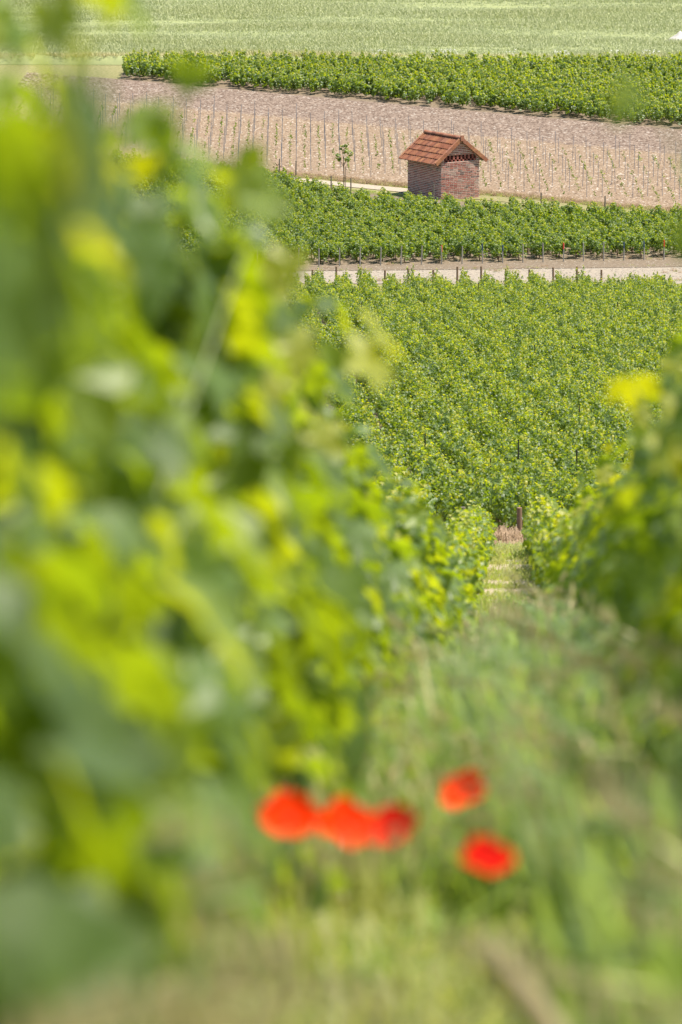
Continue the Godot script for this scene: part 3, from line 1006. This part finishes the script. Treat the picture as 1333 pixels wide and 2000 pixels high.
func build_grass() -> void:
	rng.seed = 101
	var blue := []
	var green := []
	var olive := []
	var straw := []
	for i in 3:
		blue.append(tuft(17, 0.42, 0.05, 0.008, M.blade_blue, 0.55))
		green.append(tuft(15, 0.34, 0.06, 0.0085, M.blade_green, 0.6))
		olive.append(tuft(14, 0.36, 0.06, 0.007, M.blade_olive, 0.55))
		straw.append(tuft(9, 0.45, 0.05, 0.005, M.blade_straw, 0.5, true))
	var dead := [tuft(40, 0.22, 0.10, 0.005, M.blade_dead, 1.2), tuft(36, 0.15, 0.13, 0.005, M.blade_dead, 1.3)]
	var turf := [tuft(26, 0.13, 0.08, 0.006, M.blade_olive, 0.8), tuft(20, 0.11, 0.08, 0.006, M.blade_green, 0.8)]
	var w := {}
	for key in ["blue", "green", "olive", "straw", "dead", "turf"]: w[key] = [[], [], []]
	for i in 8200:
		var d := 3.0 + 56.0 * pow(rng.randf(), 1.25)
		var x := rng.randf_range(-0.75, 0.75)
		var right := smoothstep(-0.22, 0.12, x)
		var k := rng.randf()
		var key := "olive"
		if d > 12.0:
			if x < -0.02 and d > 20 and rng.randf() < 0.72: continue
			if x < -0.17 and d < 45.0 and rng.randf() < 0.88: continue
			key = "blue" if k < 0.15 + 0.55 * right else "green" if k < 0.78 else "olive" if k < 0.93 else "straw"
		else:
			key = "blue" if k < 0.12 + 0.42 * right else "green" if k < 0.42 + 0.40 * right else "straw" if k > 0.89 else "olive"
		if d > 9.6 and d < 13 and x > -0.62 and x < -0.25 and rng.randf() < 0.85: continue
		var s := rng.randf_range(0.7, 1.15)
		if d < 11 and d > 5.0 and x > -0.5 and x < 0.12: s *= 0.72
		if x > 0.12 and d < 30: s *= 1.2
		if d > 30.0: s *= lerpf(1.0, 0.55, smoothstep(30.0, 46.0, d))
		if d > 46.0 and rng.randf() < 0.6: continue
		if d < 9.3 and x > -0.48 and x < 0.26:
			s = minf(s, (42.0 - 0.272 * d - ground_y(-d)) / 0.50)
			if s < 0.3 or (d > 5.2 and absf(x + 0.022 * d) < 0.024 * d + 0.10):
				key = "turf"
				s = rng.randf_range(0.6, 1.1)
			if key == "straw" and rng.randf() < 0.6: key = "green"
		w[key][rng.randi() % (2 if key == "turf" else 3)].append(Transform3D(yaw(rng.randf() * TAU).scaled(Vector3(s, s, s)), on_ground(x, -d, 0.02)))
	# tall seeding grass at the foot of the nearest vines
	for i in 260:
		var d := rng.randf_range(3.5, 5.2)
		var s := rng.randf_range(0.95, 1.5)
		var across := rng.randf_range(-0.6, -0.2)
		if across > -0.40: s = minf(s, (42.0 - 0.272 * d - ground_y(-d)) / 0.52)
		w["straw" if rng.randf() < 0.26 else "olive" if rng.randf() < 0.6 else "green"][rng.randi() % 3].append(Transform3D(yaw(rng.randf() * TAU).scaled(Vector3(s, s, s)), on_ground(across, -d, 0.0)))
	# mown end of the path: stripes of turf and bare chalk, then cut dry grass
	var bare := FastNoiseLite.new()
	bare.seed = 4
	bare.frequency = 0.22
	for i in 3400:
		var d := rng.randf_range(58.0, 106.5)
		var x := rng.randf_range(-1.3, 1.6)
		if d < 94 and bare.get_noise_2d(x * 0.8, d * 0.9) < 0.06 and rng.randf() < 0.93: continue
		var s := rng.randf_range(0.7, 1.3)
		var key := "turf"
		if d > 98: key = "dead" if rng.randf() < 0.6 else "turf"
		elif d > 90: s *= 1.7
		w[key][rng.randi() % 2].append(Transform3D(yaw(rng.randf() * TAU).scaled(Vector3(s, s * (0.7 if key == "dead" else 1.0), s)), on_ground(x, -d, 0.0)))
	for i in 500:
		var d := rng.randf_range(104.5, 108.2)
		w["dead"][rng.randi() % 2].append(Transform3D(yaw(rng.randf() * TAU).scaled(Vector3.ONE * rng.randf_range(1.0, 1.9)), on_ground(rng.randf_range(-2.5, 3.2), -d, 0.0)))
	# verge of the dirt track and the bank below the sloping block
	for i in 2600:
		var x := rng.randf_range(-26.0, 16.0)
		var z := -321.0 + x * 0.7095 + rng.randf_range(-1.7, -0.2)
		var key := "dead" if rng.randf() < 0.45 else "turf"
		w[key][rng.randi() % 2].append(Transform3D(yaw(rng.randf() * TAU).scaled(Vector3.ONE * rng.randf_range(0.9, 1.6)), on_ground(x, z, 0.02)))
	for i in 1400:
		var x := rng.randf_range(-20.0, 12.0)
		var d := rng.randf_range(277.0, 296.0) + x * 0.2
		if bare.get_noise_2d(x * 0.5, d * 0.9) < 0.22: continue
		w["turf" if rng.randf() < 0.6 else "dead"][rng.randi() % 2].append(Transform3D(yaw(rng.randf() * TAU).scaled(Vector3.ONE * rng.randf_range(0.6, 1.2)), on_ground(x, -d, 0.03)))
	for i in 1500:
		var x := rng.randf_range(-18.0, 12.0)
		var z := -317.6 + x * 0.7095 + rng.randf_range(-0.6, 1.2)
		w["turf"][rng.randi() % 2].append(Transform3D(yaw(rng.randf() * TAU).scaled(Vector3.ONE * rng.randf_range(0.8, 1.3)), on_ground(x, z, 0.0)))
	var meshes := {"blue": blue, "green": green, "olive": olive, "straw": straw, "dead": dead, "turf": turf}
	var labels := {"blue": "long bluish green grass filling the path between the vine rows", "green": "fresh green grass along the path and under the vines", "olive": "olive grass tussocks in front of the poppies",
		"straw": "dry straw coloured grass with seed heads beside the poppies", "dead": "brown cut dry grass at the end of the path", "turf": "short green turf on the mown path and the track verge"}
	for key in w:
		var o := Node3D.new()
		o.name = {"blue": "long_grass", "green": "green_grass", "olive": "olive_grass", "straw": "seed_grass", "dead": "dry_grass", "turf": "short_turf"}[key]
		tag(o, labels[key], "grass", "", "stuff")
		add_child(o)
		for i in meshes[key].size():
			scatter("tufts", meshes[key][i], w[key][i], o)

func build_small() -> void:
	rng.seed = 111
	# poppies
	var spots := [[-0.315, 40.045, 0.096, false, "red poppy at the left end of the cluster, the highest of its three"], [-0.233, 40.035, 0.090, false, "red poppy in the middle of the cluster of three"], [-0.163, 40.032, 0.084, true, "dark red poppy at the right end of the cluster of three"],
		[-0.064, 39.85, 0.085, false, "flat orange red poppy standing alone above the lowest one"], [-0.026, 40.24, 0.066, true, "lowest red poppy, alone in the grass on the right"]]
	for q in spots:
		var z := -7.0 if q[1] > 40.1 else -8.0 if q[1] > 40.0 else -9.0
		var at := on_ground(q[0] + rng.randf_range(-0.06, 0.06), z + 0.02)
		poppy(at, Vector3(q[0], q[1], z), q[2], Vector3(rng.randf_range(-0.5, 0.5), 0.9, 0.6), q[3], q[4])
	# a dry stalk with an ear, close to the lens
	var st := thing("grass_stalk", "pale dry grass stalk with a thick ear, close and blurred below the poppies", "grass stalk", on_ground(0.05, -5.4))
	var pts := [Vector3(0.05, -0.05, 0.0), Vector3(0.045, 0.18, 0), Vector3(0.005, 0.30, 0), Vector3(-0.062, 0.395, 0.02)]
	part("stem", tube_mesh(pts, [0.003, 0.003, 0.002, 0.001], 5), st, M.chaff)
	var ear := begin()
	for k in 26:
		var f := k / 25.0
		var c: Vector3 = pts[2].lerp(pts[3], f) + Vector3(0.009 * (1 if k % 2 else -1), 0, 0.008 * (k % 3 - 1))
		add_tube(ear, [c, c + Vector3(-0.008, 0.018, 0.0), c + Vector3(-0.016, 0.04, 0)], [0.004, 0.008, 0.001], 6)
	part("ear", ear.commit(), st, M.chaff)
	# broad leaved weeds in the grass
	var weeds := [[0.46, -6.6, "on the right, beside the lowest poppy"], [0.20, -5.2, "at the lower right, close to the lens"], [0.36, -8.4, "under the right vine row"], [0.33, -11.0, "farther down the right row"], [-0.30, -4.6, "at the lower left, close to the lens"], [0.10, -12.0, "amid the path above the poppies"], [0.02, -5.4, "below the poppies near the pale stalk"]]
	for q in weeds:
		var wd := thing("leafy_weed", "broad leaved green weed in the long grass " + q[2], "weed", on_ground(q[0], q[1]), rng.randf() * TAU)
		for i in 9:
			var a := i * 2.4
			var d3 := Vector3(cos(a), rng.randf_range(0.5, 1.6), sin(a)).normalized()
			var long := rng.randf_range(0.16, 0.30)
			var ac := d3.cross(Vector3.UP).normalized() * long * 0.17
			var b0 := Vector3(0, 0.02 + 0.02 * i, 0)
			var WL := Leaves.new(1)
			var p1 := b0 + d3 * long * 0.45
			var p2 := b0 + d3 * long * 0.8 + Vector3(0, -0.02, 0)
			var p3 := b0 + d3 * long * 1.05 + Vector3(0, -0.06, 0)
			var low := Vector3(0, -0.012, 0)
			for e in [1.0, -1.0]:
				var q1: Vector3 = p1 + ac * e
				var q2: Vector3 = p2 + ac * e * 0.75
				if e > 0: WL.tri(0, b0, p1 + low, q1); WL.tri(0, p1 + low, p2 + low, q1); WL.tri(0, q1, p2 + low, q2); WL.tri(0, q2, p2 + low, p3)
				else: WL.tri(0, b0, q1, p1 + low); WL.tri(0, p1 + low, q1, p2 + low); WL.tri(0, q1, q2, p2 + low); WL.tri(0, q2, p3, p2 + low)
			part("leaf", WL.commit([M.blade_blue if i % 3 else M.blade_green]), wd)
	# pale stones on the bare soil under the left row
	for i in 9:
		var s := rng.randf_range(0.03, 0.07)
		var b := begin()
		var m := SphereMesh.new()
		m.radius = s
		m.height = s * 1.2
		m.radial_segments = 9
		m.rings = 5
		var o := part("chalk_stone", m, self, M.chalk)
		o.transform = Transform3D(Basis.from_euler(Vector3(rng.randf(), rng.randf() * 6.0, rng.randf() * 0.4)).scaled(Vector3(1.3, 0.7, 0.9)), on_ground(rng.randf_range(-0.56, -0.28), -rng.randf_range(9.8, 11.6), s * 0.3))
		tag(o, "pale chalk stone on the bare soil behind the poppies", "stone", "chalk stones behind the poppies")
	# sapling between two stakes
	var tree := thing("sapling", "slender young tree with a sparse crown beside the dirt track, left of the hut", "tree", on_ground(-9.56, -323.6))
	part("trunk", tube_mesh([Vector3(0, -0.1, 0), Vector3(0.02, 0.9, 0), Vector3(-0.02, 1.7, 0), Vector3(0.05, 2.5, 0)], [0.035, 0.03, 0.022, 0.008], 7), tree, M.bark)
	for q in [[Vector3(0, 1.45, 0), Vector3(-0.34, 2.15, 0.1)], [Vector3(0, 1.6, 0), Vector3(0.36, 2.25, -0.1)], [Vector3(0, 1.8, 0), Vector3(-0.12, 2.6, -0.15)], [Vector3(0, 1.5, 0), Vector3(0.2, 1.95, 0.2)]]:
		part("branch", tube_mesh([q[0], q[0].lerp(q[1], 0.5) + Vector3(0, -0.03, 0), q[1]], [0.016, 0.011, 0.004], 5), tree, M.bark)
	var L := Leaves.new(4)
	for q in [[-0.33, 2.15, 0.1, 0.17], [0.35, 2.22, -0.1, 0.17], [-0.1, 2.55, -0.1, 0.16], [0.2, 1.95, 0.2, 0.14], [0.06, 2.35, 0, 0.17], [-0.25, 1.9, 0, 0.11], [0.12, 2.68, 0, 0.08]]:
		leaf_ball(26, 0.13, Vector3.ONE * q[3] * 1.2, Vector3(q[0], q[1], q[2]), L, -0.1)
	part("crown", L.commit(leaf_mats), tree, null, "stuff")
	simple_post("tree_stake", "thin wooden stake tied close beside the trunk of the sapling", on_ground(-9.46, -323.5), 1.5, 0.02, M.wood_grey, "", 0.02, "stake")
	# conical bush and dead weed by the track
	var bush := thing("conical_bush", "small dark green conical bush standing beside the dirt track", "bush", on_ground(-14.95, -328.5))
	L = Leaves.new(4)
	for k in 6:
		var f := k / 5.0
		leaf_ball(70, 0.10, Vector3(lerpf(0.34, 0.09, f), 0.16, lerpf(0.34, 0.09, f)), Vector3(0, 0.25 + f * 0.95, 0), L, -0.3)
	part("foliage", L.commit(leaf_mats), bush, null, "stuff")
	part("stem", tube_mesh([Vector3(0, -0.05, 0), Vector3(0, 1.0, 0)], [0.03, 0.01], 6), bush, M.bark)
	var weed := thing("dead_weed", "brown dead weed with dry heads beside the dirt track, right of the conical bush", "weed", on_ground(-13.5, -327.6))
	for k in 9:
		var tip := Vector3(rng.randf_range(-0.25, 0.25), rng.randf_range(0.6, 1.1), rng.randf_range(-0.2, 0.2))
		part("stem", tube_mesh([Vector3(0, 0, 0), tip * 0.6 + Vector3(0, 0.05, 0), tip], [0.015, 0.011, 0.006], 5), weed, M.bark)
		var hd := SphereMesh.new()
		hd.radius = 0.06
		hd.height = 0.13
		hd.radial_segments = 7
		hd.rings = 4
		part("seed_head", hd, weed, M.blade_dead).position = tip
	# white chalk heap at the edge of the cereal field
	var heap := begin()
	var n := FastNoiseLite.new()
	n.seed = 3
	n.frequency = 0.9
	var ring := []
	for j in 9:
		var row := []
		for i in 25:
			var a := TAU * i / 24.0
			var f := j / 8.0
			var r := 1.25 * f * (1.0 + 0.18 * n.get_noise_2d(cos(a) * 2.0, sin(a) * 2.0))
			row.append(Vector3(cos(a) * r, 0.8 * (1.0 - f) * (1.0 - 0.3 * f) + 0.16 * n.get_noise_3d(cos(a) * r * 3.0, 4.0, sin(a) * r * 3.0) * (1.0 - f * 0.6) - 0.02, sin(a) * r))
		ring.append(row)
	for j in 8:
		for i in 24:
			for v in [ring[j][i], ring[j][i + 1], ring[j + 1][i + 1], ring[j][i], ring[j + 1][i + 1], ring[j + 1][i]]:
				heap.add_vertex(v)
	heap.generate_normals()
	var ho := part("chalk_heap", heap.commit(), self, M.chalk)
	ho.position = on_ground(12.0, -403.5, 0.5)
	tag(ho, "white chalk heap at the edge of the pale green field", "heap")
	# clods and stones of the field
	var stones := []
	for k in 3:
		var cs := begin()
		var top := []
		for i in 6: top.append(Vector3(cos(i * TAU / 6) * rng.randf_range(0.8, 1.2), rng.randf_range(-0.15, 0.1), sin(i * TAU / 6) * rng.randf_range(0.7, 1.1)))
		var peak := Vector3(rng.randf_range(-0.3, 0.3), rng.randf_range(0.5, 0.9), rng.randf_range(-0.3, 0.3))
		for i in 6:
			for v in [peak, top[i], top[(i + 1) % 6]]: cs.add_vertex(v)
		cs.generate_normals()
		var cm := cs.commit()
		cm.surface_set_material(0, M.earthen)
		stones.append(cm)
	var where := [[], [], []]
	var tint := [[], [], []]
	for i in 60000:
		var x := rng.randf_range(-33.0, 15.5)
		var d := 322.38 - x * 0.7095 + 0.6 + rng.randf() * 40.0
		var p := Vector2(x, -d)
		if not in_plot(p, 0.5, 0.3) or x < -0.09 * d - 2.0: continue
		var tilled := not in_plot(p, 0.5, 11.0 + rng.randf() * 3.0)
		var s := rng.randf_range(0.025, 0.075) * (1.35 if tilled else 1.0)
		var k := rng.randf()
		var c := Color(0.26, 0.19, 0.135)
		if tilled: c = Color(0.135, 0.098, 0.078) if k < 0.5 else Color(0.24, 0.185, 0.15) if k < 0.9 else Color(0.30, 0.255, 0.22)
		elif k < 0.14: c = Color(0.12, 0.085, 0.06)
		elif k < 0.42: c = Color(0.31, 0.245, 0.185)
		elif k < 0.50: c = Color(0.40, 0.35, 0.30)
		var v := rng.randi() % 3
		where[v].append(Transform3D(yaw(rng.randf() * TAU).scaled(Vector3(s * 1.3, s * rng.randf_range(0.5, 1.0), s)), on_ground(x, -d, 0.06)))
		tint[v].append(c * rng.randf_range(0.85, 1.12))
	var so := Node3D.new()
	so.name = "field_stones"
	tag(so, "chalky stones and clods strewn over the stony field", "stones", "", "stuff")
	add_child(so)
	for v in 3: scatter("stones", stones[v], where[v], so, tint[v])
	# gravel on the road
	where = [[], [], []]
	tint = [[], [], []]
	for i in 9000:
		var x := rng.randf_range(-24.0, 13.0)
		var d := rng.randf_range(279.0, 299.0) + x * 0.2
		var s := rng.randf_range(0.015, 0.05)
		var v := rng.randi() % 3
		where[v].append(Transform3D(yaw(rng.randf() * TAU).scaled(Vector3(s * 1.3, s * 0.7, s)), on_ground(x, -d, 0.045)))
		tint[v].append(Color(0.28, 0.25, 0.21) * rng.randf_range(0.5, 1.3))
	so = Node3D.new()
	so.name = "road_gravel"
	tag(so, "loose gravel on the pale road between the vine blocks", "gravel", "", "stuff")
	add_child(so)
	for v in 3: scatter("gravel", stones[v], where[v], so, tint[v])

func build_crop() -> void:
	rng.seed = 121
	var kinds := []
	for k in 3:
		var L := Leaves.new(1)
		for i in 16:
			var p := Vector3(rng.randf_range(-0.22, 0.22), rng.randf_range(0.45, 0.6), rng.randf_range(-0.22, 0.22))
			var dir := Vector3(rng.randf_range(-1, 1), 0, rng.randf_range(-1, 1)) * 0.16
			var ac := Vector3(rng.randf_range(-1, 1), 0, rng.randf_range(-1, 1)).normalized() * 0.018
			var h := rng.randf_range(0.15, 0.27)
			L.tri(0, p - ac, p + Vector3(0, h * 0.7, 0) + dir * 0.5, p + ac)
			L.tri(0, p + Vector3(0, h * 0.6, 0) + dir * 0.4 - ac * 0.8, p + Vector3(0, h, 0) + dir, p + Vector3(0, h * 0.6, 0) + dir * 0.4 + ac * 0.8)
		kinds.append(L.commit([M.crop_blade]))
	# a closed canopy that the blades stand on, 0.6 m above the soil
	var st := begin()
	var zs := [-391.5, -392.0, -400.0, -415.0, -430.0, -450.0, -480.0, -510.0, -530.0, -560.0]
	for j in zs.size():
		for x in [-120.0, -30.0, 0.0, 30.0, 120.0]:
			st.set_smooth_group(0)
			st.add_vertex(on_ground(x, zs[j], 0.02 if j == 0 else 0.58))
	for j in zs.size() - 1:
		for i in 4:
			var k := j * 5 + i
			for q in [k, k + 5, k + 6, k, k + 6, k + 1]: st.add_index(q)
	st.generate_normals()
	var crop := Node3D.new()
	crop.name = "cereal_field"
	tag(crop, "pale grey green cereal field across the top of the view", "crop", "", "stuff")
	add_child(crop)
	part("canopy", st.commit(), crop, M.crop_floor, "stuff")
	var n := FastNoiseLite.new()
	n.seed = 8
	n.frequency = 0.035
	n.fractal_octaves = 4
	var where := [[], [], []]
	var tint := [[], [], []]
	for i in 52000:
		var d := 391.8 + 62.0 * rng.randf()
		var x := rng.randf_range(-0.092 * d - 3.0, 0.034 * d + 3.0)
		var k := n.get_noise_2d(x * 0.8, d * 3.0) * 1.25
		var along := fposmod(d + x * 0.12, 17.0)
		if absf(along - 5.0) < 0.28 or absf(along - 7.0) < 0.28: k -= 0.9
		var edge := 1.0 - smoothstep(391.5, 394.5, d)
		var c := Color(0.41, 0.435, 0.255).lerp(Color(0.45, 0.465, 0.25), clampf(0.4 + k * 1.2, -0.8, 1.0)) * rng.randf_range(0.96, 1.04)
		c = c.lerp(Color(0.62, 0.52, 0.28), edge * (0.8 if x < 2.0 else 0.3))
		var v := rng.randi() % 3
		where[v].append(Transform3D(yaw(rng.randf() * TAU).scaled(Vector3(1, 1.0 + k * 0.35 + rng.randf_range(-0.06, 0.06), 1)), on_ground(x, -d)))
		tint[v].append(c)
	for v in 3: scatter("blades", kinds[v], where[v], crop, tint[v])
	# white flowers along the field's edge
	var fl := begin()
	for i in 70:
		var cx: float = [-9.0, -4.6, -4.0, 0.2, 3.2, 3.6, 7.0, 9.5][rng.randi() % 8]
		var p := on_ground(cx + rng.randfn(0, 0.35), -391.2 + rng.randf_range(-0.3, 0.3), rng.randf_range(0.9, 1.2))
		add_box(fl, p, Vector3(rng.randf_range(0.06, 0.14), 0.03, rng.randf_range(0.06, 0.12)), yaw(rng.randf() * 3.0))
	var f := part("white_flowers", fl.commit(), self, M.white_flower)
	tag(f, "small white flower heads along the edge of the pale field", "flowers", "", "stuff")
